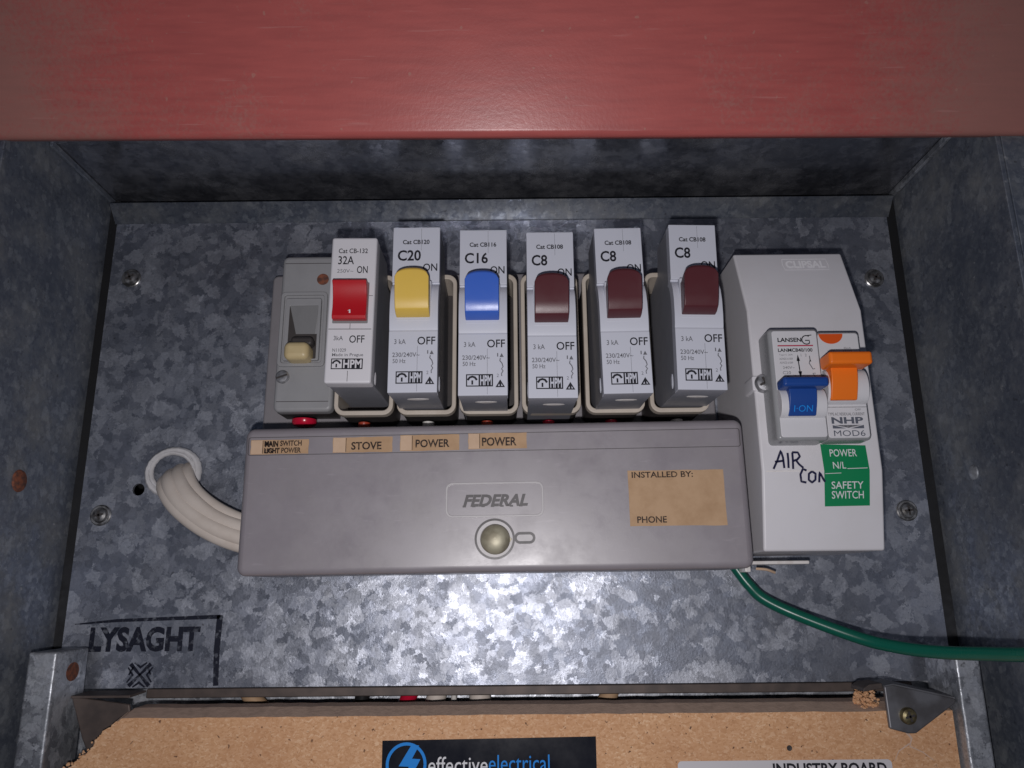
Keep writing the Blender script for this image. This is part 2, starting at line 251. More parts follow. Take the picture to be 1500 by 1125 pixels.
# ------------------------------------------------------------------ mesh builder
def rrect(x0, x1, z0, z1, r, n=5):
    r = max(0.02, min(r, (x1 - x0) / 2 - 0.01, (z1 - z0) / 2 - 0.01)); out = []
    for cx, cz, a0 in ((x1 - r, z1 - r, 0), (x0 + r, z1 - r, 90), (x0 + r, z0 + r, 180), (x1 - r, z0 + r, 270)):
        for k in range(n + 1):
            a = math.radians(a0 + 90 * k / n); out.append((cx + r * math.cos(a), cz + r * math.sin(a)))
    return out
class MB:
    def __init__(s, org=(0, 0, 0)): s.v = []; s.f = []; s.org = org
    def add(s, vs_, fs, m=0):
        o = len(s.v); s.v += [tuple(p) for p in vs_]; s.f += [([i + o for i in q], m) for q in fs]; return s
    def loops(s, rings, m=0, cap0=True, cap1=True, closed=True):
        n = len(rings[0]); vv = [p for r in rings for p in r]; ff = []
        for k in range(len(rings) - 1):
            for i in range(n if closed else n - 1):
                j = (i + 1) % n; ff.append((k * n + i, k * n + j, (k + 1) * n + j, (k + 1) * n + i))
        if cap0: ff.append(tuple(range(n))[::-1])
        if cap1: ff.append(tuple(range((len(rings) - 1) * n, len(rings) * n)))
        return s.add(vv, ff, m)
    def box(s, x0, x1, z0, z1, h0, h1, m=0):
        return s.loops([[(x0, z0, h), (x1, z0, h), (x1, z1, h), (x0, z1, h)] for h in (h0, h1)], m)
    def rbox(s, x0, x1, z0, z1, h0, h1, rc=1, re=0.5, m=0, n=5, e=4):
        rings = [[(x, z, h0) for x, z in rrect(x0, x1, z0, z1, rc, n)]]
        for k in range(e + 1):
            a = math.pi / 2 * k / e; i = re * (1 - math.cos(a)); h = h1 - re + re * math.sin(a)
            rings.append([(x, z, h) for x, z in rrect(x0 + i, x1 - i, z0 + i, z1 - i, rc - i, n)])
        return s.loops(rings, m)
    def frame(s, o, i, h0, h1, m=0, inner=None):
        """ring between two outlines with the same number of points; o, i are (x0, x1, z0, z1, r)"""
        O, I = rrect(*o), rrect(*i)
        return s.loops([[(x, z, h0) for x, z in O], [(x, z, h1) for x, z in O], [(x, z, h1) for x, z in I], [(x, z, h0 if inner is None else inner) for x, z in I]], m, False, False)
    def prof(s, pr, x0, x1, m=0):
        """closed (h, z) profile swept along X"""
        return s.loops([[(x, z, h) for h, z in pr] for x in (x0, x1)], m)
    def outline(s, pts, h0, h1, m=0):
        return s.loops([[(x, z, h) for x, z in pts] for h in (h0, h1)], m)
    def flat(s, pts, h, m=0):
        f = h if callable(h) else (lambda x, z: h)
        return s.add([(x, z, f(x, z)) for x, z in pts], [tuple(range(len(pts)))], m)
    def line(s, pts, wd, h, m=0):
        """printed stroke along a polyline"""
        f = h if callable(h) else (lambda x, z: h); n = len(pts); L = []; R = []
        for k, p in enumerate(pts):
            a = pts[max(k - 1, 0)]; b = pts[min(k + 1, n - 1)]; d = Vector((b[0] - a[0], b[1] - a[1])); d.normalize()
            ww = wd[k] if isinstance(wd, (list, tuple)) else wd
            L.append((p[0] - d.y * ww / 2, p[1] + d.x * ww / 2)); R.append((p[0] + d.y * ww / 2, p[1] - d.x * ww / 2))
        vv = [(x, z, f(x, z)) for x, z in L + R]
        return s.add(vv, [(k, k + 1, n + k + 1, n + k) for k in range(n - 1)], m)
    def disc(s, cx, cz, prof, m=0, n=28, sx=1, sz=1):
        """lathe about the axis that leaves the plate; prof is [(radius, h), ...]"""
        rings = [[(cx + sx * r * math.cos(2 * math.pi * k / n), cz + sz * r * math.sin(2 * math.pi * k / n), h) for k in range(n)] for r, h in prof]
        return s.loops(rings, m)
    def tube(s, pts, r, m=0, n=14, flat=1.0, sub=6, cap=True):
        P = [Vector(p) for p in pts]; Q = []
        for k in range(len(P) - 1):
            a, b, c, d = P[max(k - 1, 0)], P[k], P[k + 1], P[min(k + 2, len(P) - 1)]
            for j in range(sub):
                u = j / sub
                Q.append(0.5 * ((2 * b) + (c - a) * u + (2 * a - 5 * b + 4 * c - d) * u * u + (3 * b - a - 3 * c + d) * u ** 3))
        Q.append(P[-1]); rings = []; up = Vector((0, 0, 1))
        for k, q in enumerate(Q):
            t = (Q[min(k + 1, len(Q) - 1)] - Q[max(k - 1, 0)]).normalized()
            x = up - t * up.dot(t)
            if x.length < 1e-4: x = Vector((1, 0, 0)) - t * t.x
            x.normalize(); y = t.cross(x); up = x if k else up
            rr = r(k / (len(Q) - 1)) if callable(r) else r
            rings.append([tuple(q + y * rr * math.cos(2 * math.pi * i / n) + x * rr * flat * math.sin(2 * math.pi * i / n)) for i in range(n)])
        return s.loops(rings, m, cap, cap)
    def text(s, body, x0, x1, z0, z1, h, m=0, bold=0.0, shear=0.0, rot=0.0):
        """lettering fitted to a box on the surface h"""
        cu = bpy.data.curves.new('t', 'FONT'); cu.body = body; cu.size = 1; cu.offset = bold; cu.shear = shear; cu.resolution_u = 3
        cu.fill_mode = 'FRONT'
        ob = bpy.data.objects.new('t', cu); C.objects.link(ob)
        me = bpy.data.meshes.new_from_object(ob.evaluated_get(bpy.context.evaluated_depsgraph_get()))
        xs = [v.co.x for v in me.vertices]; ys = [v.co.y for v in me.vertices]
        f = h if callable(h) else (lambda x, z: h)
        ax, bx, ay, by = min(xs), max(xs), min(ys), max(ys); cx, cz = (x0 + x1) / 2, (z0 + z1) / 2; cr, sr = math.cos(rot), math.sin(rot)
        vv = []
        for v in me.vertices:
            x = (v.co.x - ax) / (bx - ax) * (x1 - x0) + x0 - cx; z = (v.co.y - ay) / (by - ay) * (z1 - z0) + z0 - cz
            x, z = cx + x * cr - z * sr, cz + x * sr + z * cr; vv.append((x, z, f(x, z)))
        s.add(vv, [tuple(p.vertices) for p in me.polygons], m)
        bpy.data.objects.remove(ob); bpy.data.curves.remove(cu); bpy.data.meshes.remove(me)
        return s
    def build(s, name, mats, parent=None, bevel=0, seg=3, angle=35, smooth=True, recalc=True):
        ox, oz, oh = s.org
        me = bpy.data.meshes.new(name)
        me.from_pydata([((x - ox) * S, -(h - oh) * S, (z - oz) * S) for x, z, h in s.v], [], [q for q, _ in s.f])
        for p, (_, mi) in zip(me.polygons, s.f): p.material_index = mi
        for k in (mats if isinstance(mats, (list, tuple)) else [mats]): me.materials.append(M[k])
        bm = bmesh.new(); bm.from_mesh(me)
        if recalc: bmesh.ops.recalc_face_normals(bm, faces=bm.faces)
        else:
            for f in bm.faces:
                f.normal_update()
                if f.normal.y > 0: f.normal_flip()
        bm.to_mesh(me); bm.free()
        if smooth:
            for p in me.polygons: p.use_smooth = len(p.vertices) <= 4
            me.set_sharp_from_angle(angle=math.radians(angle))
            for p in me.polygons:
                if len(p.vertices) > 4: p.use_smooth = False
        ob = bpy.data.objects.new(name, me); C.objects.link(ob); ob.parent = parent
        if parent is None: ob.location = (ox * S, -oh * S, oz * S)
        if bevel:
            b = ob.modifiers.new('bevel', 'BEVEL'); b.width = bevel * S; b.segments = seg; b.limit_method = 'ANGLE'; b.angle_limit = math.radians(30)
            b.harden_normals = True
        return ob
def thing(name, label, cat, at=(0, 0, 0), group=None):
    o = bpy.data.objects.new(name, None); C.objects.link(o); o.empty_display_size = 0.01
    o.location = (at[0] * S, -at[2] * S, at[1] * S); o['label'] = label; o['category'] = cat
    if group: o['group'] = group
    return o
def tag(o, label, cat, group=None):
    o['label'] = label; o['category'] = cat
    if group: o['group'] = group
    return o
def dup(root, label):
    r = root.copy(); C.objects.link(r); r['label'] = label
    for ch in list(root.children):
        c = ch.copy(); C.objects.link(c); c.parent = r
        for g in list(ch.children):
            d = g.copy(); C.objects.link(d); d.parent = c
    return r
def jag(a, b, n, amp):
    """ragged line of points from a to b"""
    return [(a[0] + (b[0] - a[0]) * k / n + random.uniform(-amp, amp), a[1] + (b[1] - a[1]) * k / n + random.uniform(-amp, amp)) for k in range(1, n)]

# ------------------------------------------------------------------ meter box: walls, roof, rear, posts, red flap
O = (0, 60, 0)
box = thing('meter_box', 'galvanised steel meter box around the switchboard with a red painted flap', 'meter box', O)
MB(O).prof([(-50, 200), (78, 200), (78, -160), (-50, -160)], -199, -197).build('side_panel', 'wall', box, 0.4)
MB(O).prof([(-50, 200), (78, 200), (78, -160), (-50, -160)], 189.2, 191.2).build('side_panel', 'wall', box, 0.4)
MB(O).box(-222, -199.2, -160, 200, 76, 78).build('side_flange', 'wall', box, 0.4)
MB(O).box(191.4, 216, -160, 200, 76, 78).build('side_flange', 'wall', box, 0.4)
MB(O).prof([(-49.8, 186.2), (-49.8, 188), (56, 188), (56, 184.6), (54.8, 184.6), (49, 186.2)], -196.8, 189.0).build('top_panel', 'roof', box, 0.3)
MB(O).box(-196.8, 189.0, -160, -22, -19, -17).build('rear_panel', 'post', box)
MB(O).box(-196.8, 189.0, -21.9, 186, -52, -50.2).build('rear_panel', 'black', box)  # black backing: darkness behind the plate hole put into its colour
# seams where the folded roof meets the sides
MB(O).prof([(-6, 186), (52, 186), (52, 183.4), (-6, 183.4)], -196.8, -195.4).build('corner_seam', 'wall', box, 0.3)
MB(O).prof([(-6, 186), (52, 186), (52, 183.2), (-6, 183.2)], 187.4, 189.0).build('corner_seam', 'post', box, 0.3)
MB(O).box(-154, 166, -44.4, -40.7, -14, 1.2).build('bottom_rail', 'brown_steel', box, 0.5)
for x0, x1, inner in ((-188.3, -177.3, -177.3), (169.8, 179.3, 169.8)):
    p = MB(O).rbox(x0, x1, -160, -23.6 if x0 < 0 else -27.0, 7, 30, 0.8, 1.0).build('corner_post', 'post', box)
    if x0 < 0:
        mb = MB(O); mb.loops([[(inner + d, -32 + 3.6 * r * math.sin(a), 17 + 4.6 * r * math.cos(a)) for a in [2 * math.pi * k / 20 for k in range(20)]] for r, d in ((1, -0.5), (1, 0.06), (0.8, 0.12), (0.75, 0.05))])
        mb.build('bolt_hole', 'rust', p)
MB(O).loops([[(-196.9 + d, 42 + r * math.sin(a), 38 + r * math.cos(a)) for a in [2 * math.pi * k / 16 for k in range(16)]] for r, d in ((4.6, -0.2), (4.2, 0.5), (3, 1.0), (1.2, 1.2))]).build('rusty_rivet', 'rust', box)
MB(O).loops([[(189.1 - d, 43 + r * math.sin(a), 29 + r * math.cos(a)) for a in [2 * math.pi * k / 16 for k in range(16)]] for r, d in ((3.2, -0.2), (3.0, 0.4), (2, 0.9), (0.8, 1.1))]).build('rivet', 'post', box)
MB(O).box(-196.9, -192.7, -60, 185.8, -16, -1.2).build('gap_shade_strip', 'black', box)  # added black strip: shade of the open gap put into its colour
MB(O).box(184.3, 189.1, -60, 185.8, -16, -1.2).build('gap_shade_strip', 'black', box)  # same added strip of painted shade for the right-hand gap
# red flap: sheet with a rolled lower edge, propped open so that it leans towards the viewer
ang = math.radians(28); ft = (math.sin(ang), math.cos(ang)); fn_ = (math.cos(ang), -math.sin(ang))
def fp(u, d): return (81 + ft[0] * u + fn_[0] * d, 167.0 + ft[1] * u + fn_[1] * d)
pr = [fp(160, 0)] + [fp(3.2 - 3.2 * math.cos(a) if False else 3.2 + 3.2 * math.cos(a), 3.2 * math.sin(a) - 3.2) for a in [math.pi / 2 + math.pi / 2 * k / 8 for k in range(9)]] + [fp(0, -9), fp(1.2, -9), fp(1.2, -3.4), fp(3.4, -1.2), fp(160, -1.2)]
MB(O).prof(pr, -330, 330).build('flap', 'red', box).rotation_euler = (0, math.radians(0.35), 0)

# ------------------------------------------------------------------ mounting plate
O = (-4, 60, 0)
plate = thing('mounting_plate', 'spangled galvanised steel plate carrying all the switchgear', 'mounting plate', O)
X0, X1, ZB, ZT = -192.4, 184.0, -40.5, 174.0
mb = MB(O)
hx, hz, hr, q = -167.3, 42.8, 2.7, 6.0            # the spare round hole, really open
xs, zs = [X0, hx - q, hx + q, X1], [ZB, hz - q, hz + q, ZT]
for i in range(3):
    for j in range(3):
        if (i, j) == (1, 1): continue
        mb.add([(xs[i], zs[j], 0), (xs[i + 1], zs[j], 0), (xs[i + 1], zs[j + 1], 0), (xs[i], zs[j + 1], 0)], [(0, 1, 2, 3)])
n = 24; sq = []; ci = []
for k in range(n):
    a = 2 * math.pi * (k + 0.5) / n; c, s_ = math.cos(a), math.sin(a); g = q / max(abs(c), abs(s_))
    sq.append((hx + c * g, hz + s_ * g, 0)); ci.append((hx + c * hr, hz + s_ * hr, 0))
mb.loops([sq, ci, [(x, z, -1.5) for x, z, _ in ci]], 0, False, False)
for sx in (-1, 1):
    for sz in (-1, 1):     # corner fillers of the square
        i = [k for k in range(n) if (sq[k][0] - hx) * sx > 0 and (sq[k][2 - 1] - hz) * sz > 0]
        a = min(i, key=lambda k: -abs(sq[k][0] - hx) * 100 + abs(sq[k][1] - hz) * -1); b = min(i, key=lambda k: -abs(sq[k][1] - hz) * 100 + abs(sq[k][0] - hx) * -1)
        mb.add([sq[a], (hx + sx * q, hz + sz * q, 0), sq[b]], [(0, 1, 2)])
# folded edges: top strip leaning back, returns on the other three sides
MB(O).prof([(0, ZT - 1.5), (0.15, ZT - 0.8), (7.2, ZT + 6.0), (6.7, ZT + 6.6), (-1.5, ZT - 0.6)], X0 - 1, X1 + 1).build('folded_edge', 'wall', plate, angle=15)
mb.add([(X0, ZB, 0), (X0, ZT, 0), (X0, ZT, -9), (X0, ZB, -9)], [(0, 1, 2, 3)])
mb.add([(X1, ZB, 0), (X1, ZT, 0), (X1, ZT, -9), (X1, ZB, -9)], [(0, 1, 2, 3)])
mb.build('sheet', 'plate', plate, recalc=False, smooth=False)
def screw(parent, x, z, h, r=3.4, mat='darksteel', washer=4.6, slot=0.6, name='screw'):
    a = MB(O)
    a.disc(x, z, [(r, h), (r, h + 1.0), (r * 0.85, h + 1.9), (r * 0.5, h + 2.3)], 0)
    ob = a.build(name, mat, parent)
    if washer:
        MB(O).disc(x, z, [(washer, h), (washer, h + 0.5), (washer - 0.4, h + 0.8), (r * 0.9, h + 0.8)]).build('washer', mat, ob)
    g = MB(O); c = math.cos(slot); s2 = math.sin(slot)
    for (c2, s3) in ((c, s2), (-s2, c)):
        g.line([(x - c2 * r * 0.6, z - s3 * r * 0.6), (x + c2 * r * 0.6, z + s3 * r * 0.6)], r * 0.26, h + 2.36)
    g.build('drive_slot', 'dark', ob, recalc=False)
    return ob
for x, z in ((-182, 144), (-182.6, 31.5), (173.7, 140.3), (174.1, 30.2)):
    screw(plate, x, z, 0.1, slot=random.uniform(0, 1.5))
# stamped maker's mark
st = MB(O)
st.text('LYSAGHT', -181, -134, -26, -15.8, 0.06, 0, 0.045, 0.0)
st.line([(-188, -14.6), (-170, -13.2), (-126, -12)], [0.5, 1.3, 1.7], 0.06)
st.line([(-126.2, -11.4), (-126.4, -26), (-125.6, -39.8)], [2.6, 2.5, 2.2], 0.06)
ex, ez = -158, -35.2
for sx in (-1, 1):
    st.line([(ex - sx * 4.3, ez - 4.4), (ex, ez), (ex + sx * 4.3, ez + 4.4)], [1.7, 0.9, 1.7], 0.06)
    st.line([(ex + sx * 5.2, ez + 3), (ex + sx * 3, ez), (ex + sx * 5.2, ez - 3)], [0.6, 1.1, 0.6], 0.06)
    st.line([(ex + sx * 3.0, ez + 3.2), (ex + sx * 4.6, ez)], 0.7, 0.06)
    st.line([(ex - 2.6, ez + sx * 4.9), (ex, ez + sx * 3), (ex + 2.6, ez + sx * 4.9)], [0.6, 1.2, 0.6], 0.06)
st.build('stamped_lettering', 'ink_stamp', plate, recalc=False, smooth=False)
# grommet round the cable entry
g = MB(O); gx, gz = -151.5, 50.0
for rr0, wd, hh0, ph in ((10.3, 1.5, 2.2, 0.0), (8.9, 1.0, 2.9, 1.3)):
    rings = []
    for k in range(72):
        a = 2 * math.pi * k / 72; rr = rr0 + 0.35 * math.sin(2 * a + 1 + ph) + random.uniform(-0.10, 0.10); q_ = wd * random.uniform(0.92, 1.08)
        rings.append([(gx + math.cos(a) * (rr + q_ * math.cos(b)) * 1.05, gz + math.sin(a) * (rr + q_ * math.cos(b)), hh0 + 1.3 * q_ * math.sin(b)) for b in [2 * math.pi * i / 10 for i in range(10)]])
    g.loops(rings + [rings[0]], 0, False, False)
g.build('grommet', 'grommet', plate)

# ------------------------------------------------------------------ breaker base with its sockets
O = (-10, 100, 0)
base = thing('breaker_base', 'grey moulded base tray with a row of cream plug-in sockets', 'switchboard base', O)
MB(O).rbox(-110.8, 90.5, 30, 140.5, 0.3, 10, 2.5, 1.0).build('tray', 'base', base)
sock_x = [-61.2, -35.3, -9.6, 16.2, 42.5, 69.0]
caps = ['orange_cap', 'white_cap', 'orange_cap', 'red_cap', 'red_cap', 'white_cap']
for x, cp in zip(sock_x, caps):
    sk = MB(O); o, i = (x - 12.2, x + 12.2, 67.9, 129.5, 4.2), (x - 10.4, x + 10.4, 69.9, 127.4, 2.6)
    sk.frame(o, i, 32, 36, 0, 16)
    A = rrect(*o); Bv = rrect(x - 11.6, x + 11.6, 68.5, 129, 4)
    sk.loops([[(a, b, 32) for a, b in A], [(a, b, 31.6) for a, b in Bv], [(a, b, 10.05) for a, b in Bv]], 1, False, False)
    sk.flat(rrect(*i), 16.2, 1)
    s_ob = sk.build('socket', ['socket', 'dark'], base, 0.5, 2)
    MB(O).loops([[(x + (-1 if cp != 'white_cap' else 0) + 2.5 * c * math.cos(a), 66.4 - 1.9 * (1 - e) * 1.5, 27.0 + 3.2 * c * math.sin(a)) for a in [2 * math.pi * k / 16 for k in range(16)]] for c, e in ((1, 1), (1, .5), (.8, .15), (.4, 0))]).build('terminal_cap', cp, s_ob)

# ------------------------------------------------------------------ main switch
O = (-88, 71, 10)
ms = thing('main_switch', 'dark grey main switch with cream toggle at left of the breaker row', 'main switch', O)
mb = MB(O).rbox(-100.4, -75.6, 71, 141.3, 25, 30, 2.6, 1.6)
hs = mb.build('housing', 'switch', ms)
MB(O).prof([(10.05, 72), (25, 71.6), (25, 140.6), (10.05, 140)], -99.8, -76.2).build('shaded_plinth', 'dark', ms)  # dark colour stands in for the shade beneath the main switch
MB(O).box(-99.2, -77.2, 75.2, 75.5, 29.5, 30.05).build('parting_line', 'mould', hs)
MB(O).box(-99.2, -77.2, 137.6, 137.9, 29.5, 30.05).build('parting_line', 'mould', hs)
bz = MB(O); bz.frame((-99.6, -79.6, 90.4, 124, 1.8), (-98.2, -81, 92, 122.6, 1.2), 29.6, 31.2, 0, 29.0)
bz.flat(rrect(-98.3, -80.9, 91.9, 122.7, 1.2), 30.06, 0)
bz.frame((-97.2, -82.0, 92.8, 120.8, 0.8), (-95.4, -83.2, 93.6, 117.4, 0.5), 30, 31.9, 0, 24)
bzo = bz.build('bezel', 'switch', ms, 0.3, 2)
rc = MB(O); rc.add([(-95.4, 117.4, 31.2), (-83.2, 117.4, 31.2), (-84.4, 105.0, 30.4), (-92.5, 105.0, 30.4)], [(0, 1, 2, 3)], 0)
rc.add([(-95.4, 93.6, 30.3), (-83.2, 93.6, 30.3), (-83.2, 105, 30.3), (-95.4, 105, 30.3)], [(0, 1, 2, 3)], 1)
rc.add([(-95.4, 117.4, 31.8), (-95.4, 98, 31.8), (-92.5, 105, 30.4)], [(0, 1, 2)], 1)
rc.build('recess', ['recess', 'dark'], bzo, smooth=False)
tg = MB(O).rbox(-95.2, -84.6, 91.6, 99.4, 30.4, 38.5, 2.6, 2.4)
tg.rbox(-93.4, -84.0, 98.6, 102.5, 30.4, 35, 1.5, 1.2, 1); tg.build('toggle', ['cream', 'dark'], ms)
MB(O).disc(-82.3, 130.2, [(2.6, 28), (2.6, 30.12), (1.9, 30.2), (1.8, 30.1)]).build('screw_hole', 'rust', hs)
sw = MB(O).disc(-97.0, 86.0, [(2.9, 29), (2.9, 30.7), (2.3, 31.3), (1, 31.5)]).build('screw', 'steel', ms)
MB(O).line([(-99.3, 85.2), (-94.7, 86.8)], 0.8, 31.56).build('drive_slot', 'dark', sw, recalc=False)
MB(O).loops([[(-89.5 + 5.2 * c * math.cos(a), 69.6 - 3.2 * (1 - e), 20 + 5 * c * math.sin(a)) for a in [2 * math.pi * k / 18 for k in range(18)]] for c, e in ((1, 1), (1, .55), (.85, .2), (.45, 0))]).build('terminal_cap', 'red_cap', ms)

# ------------------------------------------------------------------ plug-in breakers
def outlet_logo(mb, x0, x1, z0, z1, h, dk, lt, letters='HPM', xs_=None):
    """outlined socket badge with white letters on a black block"""
    s1 = (z1 - z0); xb = x0 + s1 * 0.98
    mb.flat([(x0, z0), (xb, z0), (xb, z1), (x0, z1)], h, dk); t = s1 * 0.09
    mb.flat([(x0 + t, z0 + t), (xb, z0 + t), (xb, z1 - t), (x0 + t, z1 - t)], h + 0.03, lt)
    cx = (x0 + xb) / 2; hh = h + 0.06
    mb.line([(cx - .36 * s1, z0 + .52 * s1), (cx - .20 * s1, z0 + .74 * s1), (cx, z0 + .80 * s1), (cx + .20 * s1, z0 + .74 * s1), (cx + .36 * s1, z0 + .52 * s1)], s1 * 0.17, hh, dk)
    mb.flat([(cx - .07 * s1, z0 + .16 * s1), (cx + .07 * s1, z0 + .16 * s1), (cx + .07 * s1, z0 + .5 * s1), (cx - .07 * s1, z0 + .5 * s1)], hh, dk)
    mb.flat([(xb, z0), (x1, z0), (x1, z1), (xb, z1)], h, dk)
    mb.text(letters, xb + s1 * .12, x1 - s1 * .1, z0 + s1 * .1, z1 - s1 * .1, h + 0.05, lt, 0.03)
def new_breaker(cur, cat_no, toggle, label):
    """local frame: x = 0 mid-width, z = 0 at the lower front edge, h measured from the plate"""
    global O
    O = (0, 0, 0); t = thing('circuit_breaker', label, 'circuit breaker', (0, 0, 0), 'plug-in circuit breakers in the cream sockets')
    W = 9.3; T, F = 62.2, 65.6
    # profile of the front from bottom to top
    fr = [(F, 0.2), (F, 24.2), (F - 0.25, 24.6), (F + 0.1, 26), (F + 0.5, 30), (F + 0.3, 36), (F - 0.8, 40.5), (F - 2.6, 43.6), (T - 1.2, 45.0), (T - 1.2, 45.6), (T, 45.8), (T, 69)]
    back = [(T - 1.5, 69.6), (38, 69.6), (36, 58), (17, 55), (17, 1.2), (38, 0.9), (52, 0.6), (F - 1.2, -0.1)]
    MB(O).prof(fr + back, -W + 0.25, W - 0.25).build('case', 'breaker_side', t, 0.35, 2)
    fc = MB(O); P = fr[:]                       # lighter front moulding wraps the face
    ins = [(h - 5, z) for h, z in P][::-1]; ins[-1] = (F - 5, 0.2)
    fc.prof([(h + 0.35, z) for h, z in P] + ins, -W, W); fc.build('front', 'breaker', t, 0.4, 2)
    # toggle well and toggle with an arched upper lip
    well = MB(O); well.rbox(-6.9, 6.6, 28.4, 44.6, 60, F + 0.75, 0.5, 0.2); well.build('toggle_well', 'breaker', t)
    tb = MB(O); nx = 15; rings = []
    tp = [(60, 29.6), (F + 0.5, 29.6), (F + 3.2, 30.0), (F + 5.6, 31.4), (F + 6.6, 33.4), (F + 7.2, 36), (F + 8.2, 43), (F + 8.5, 46.2)]
    for i in range(nx + 1):
        u = -1 + 2 * i / nx; x = -6.6 + 12.9 * (i / nx); arch = 3.4 * (1 - (1 - abs(u) ** 2.6) ** 0.5) if abs(u) < 1 else 3.4
        ring = []
        for k, (h, z) in enumerate(tp):
            zz = z - (arch * ((z - 40) / 7.6) if z > 40 else 0)
            ring.append((x, zz, h))
        ring += [(x, 47.2 - arch * 1.08, F + 7.7), (x, 47.4 - arch * 1.1, F + 6.4), (x, 45.6 - arch, F + 2), (x, 43.8, 60)]
        rings.append(ring)
    tb.loops(rings); tb.build('toggle', toggle, t, 0.38, 3, 42)
    pf = MB(O); a = T + 0.44; f0 = F + 0.44
    pf.text('Cat ' + cat_no, -5.4, 5.2, 61.7, 63.6, a, 0, 0.025)
    pf.text(cur, -7.3, -7.3 + (3.05 * len(cur) if len(cur) > 2 else 6.2), 54.6, 59.2, a, 0, 0.022)
    pf.text('ON', 2.8, 8.4, 50.2, 53.4, a, 0, 0.012)
    pf.text('OFF', 1.6, 8.4, 18.8, 22.0, f0, 0, 0.012)
    pf.text('3 kA', -7.2, -2.8, 19.1, 21.1, f0, 1, 0.01)
    pf.text('230/240V~', -7.8, 2.6, 14.0, 15.8, f0, 1, 0.01)
    pf.text('50 Hz', -7.6, -2.7, 11.6, 13.3, f0, 1, 0.01)
    pf.flat([(1.6, 0.6), (1.72, 0.6), (1.72, 18.4), (1.6, 18.4)], f0 - 0.02, 1); pf.flat([(1.9, 59), (2.0, 59), (2.0, 68.4), (1.9, 68.4)], a - 0.02, 1)
    # switch symbol
    pf.text('1', 5.4, 5.8, 15.2, 16.6, f0, 1); pf.flat([(6.3, 15.0), (7.9, 15.0), (7.1, 16.6)], f0, 1)
    pf.line([(6.6, 14.6), (6.4, 13.6), (7.2, 12.6), (7.6, 11.2), (7.0, 10.4), (7.6, 9.6), (7.0, 8.6), (7.1, 7.6)], 0.4, f0, 1)
    pf.text('2', 5.2, 6.0, 7.2, 8.5, f0, 1)
    outlet_logo(pf, -6.3, 3.8, 3.6, 8.4, f0, 0, 2)
    # compliance triangle
    pf.flat([(4.7, 3.3), (8.3, 3.3), (6.5, 6.3)], f0, 0); pf.flat([(5.6, 3.75), (6.3, 3.75), (6.1, 4.6)], f0 + .03, 2); pf.flat([(6.9, 3.75), (7.5, 3.75), (6.9, 4.7)], f0 + .03, 2)
    pf.build('printed_lettering', ['ink', 'ink_grey', 'breaker'], t, recalc=False, smooth=False)
    MB(O).loops([[(0.8 + 4.2 * c * math.cos(q_), 0.55 + d, 54 + 1.6 * c * math.sin(q_)) for q_ in [2 * math.pi * k / 18 for k in range(18)]] for c, d in ((1, 0.4), (1, -0.2), (0.6, -0.4))]).build('terminal_window', 'clear', t)
    for sx in (-1, 1):
        MB(O).loops([[(sx * (W - 0.3 + d), 6 + 3 * c * math.sin(q_), 56 + 1.4 * c * math.cos(q_)) for q_ in [2 * math.pi * k / 12 for k in range(12)]] for c, d in ((1, -0.2), (1, 0.3), (0.6, 0.5))]).build('side_catch', 'breaker', t)
    return t
def put(t, x, z, rot=0, yaw=0, h=0):
    t.location = (x * S, -h * S, z * S); t.rotation_euler = (0, math.radians(rot), math.radians(yaw))
b20 = new_breaker('C20', 'CB120', 'yellow', 'grey breaker marked C20 with a yellow toggle'); put(b20, -37.3, 69.6, -0.1)
b16 = new_breaker('C16', 'CB116', 'blue', 'grey breaker marked C16 with a bright blue toggle'); put(b16, -10.9, 68.2, 0)
b8 = new_breaker('C8', 'CB108', 'maroon', 'grey breaker marked C8 with maroon toggle, beside the blue toggle breaker'); put(b8, 15.3, 67.0, 0.2)
b8b = dup(b8, 'grey breaker marked C8 with maroon toggle, middle of the three maroon ones'); put(b8b, 43.0, 68.5, -0.7, 0.4)
b8c = dup(b8, 'grey breaker marked C8 with maroon toggle, nearest the white enclosure'); put(b8c, 70.6, 69.6, 1.0, 0.5)

# older breaker with a red rocker
O = (0, 0, 0)
rb = thing('circuit_breaker', 'white breaker marked 32A with a red rocker beside the main switch', 'circuit breaker', (0, 0, 0), 'plug-in circuit breakers in the cream sockets')
W = 8.8; F = 65.0
MB(O).prof([(F, 0), (F, 58), (F - 2, 59), (40, 59), (36, 50), (17, 50), (17, 1.5), (38, 1.0)], -W, W).build('case', 'breaker_side', rb, 0.8, 3)
MB(O).rbox(-W - 0.1, W + 0.1, -0.2, 59.2, F - 6, F + 0.4, 1.0, 0.9).build('front', 'breaker_white', rb)
gm = MB(O); gm.box(-W + .6, W - .6, 21.0, 21.25, F, F + 0.43); gm.box(-0.1, 0.1, 0.4, 4.6, F, F + 0.43); gm.box(-0.1, 0.1, 21.3, 25, F, F + 0.43); gm.box(3.4, W - .6, 34.6, 34.8, F, F + .43)
gm.build('parting_line', 'mould', rb)
MB(O).rbox(-6.9, 6.7, 23.4, 40.2, 58, F + 0.6, 0.4, 0.2).build('toggle_well', 'recess', rb)
rk = [(58, 24.4), (F + 3.0, 24.4), (F + 3.6, 25.6), (F + 3.0, 29.4), (F + 3.3, 33), (F + 4.6, 37.0), (F + 6.0, 38.8), (F + 5.4, 39.5), (58, 39.4)]
MB(O).prof(rk, -6.6, 6.4).build('toggle', 'red_toggle', rb, 0.3, 2)
pf = MB(O); f0 = F + 0.46
MB(O).line([(-0.4, 27.4), (0.25, 27.8), (0.3, 26.5)], [0.3, 0.5, 0.6], lambda x, z: F + 3.66).build('toggle_mark', 'ink_white', rb, recalc=False)
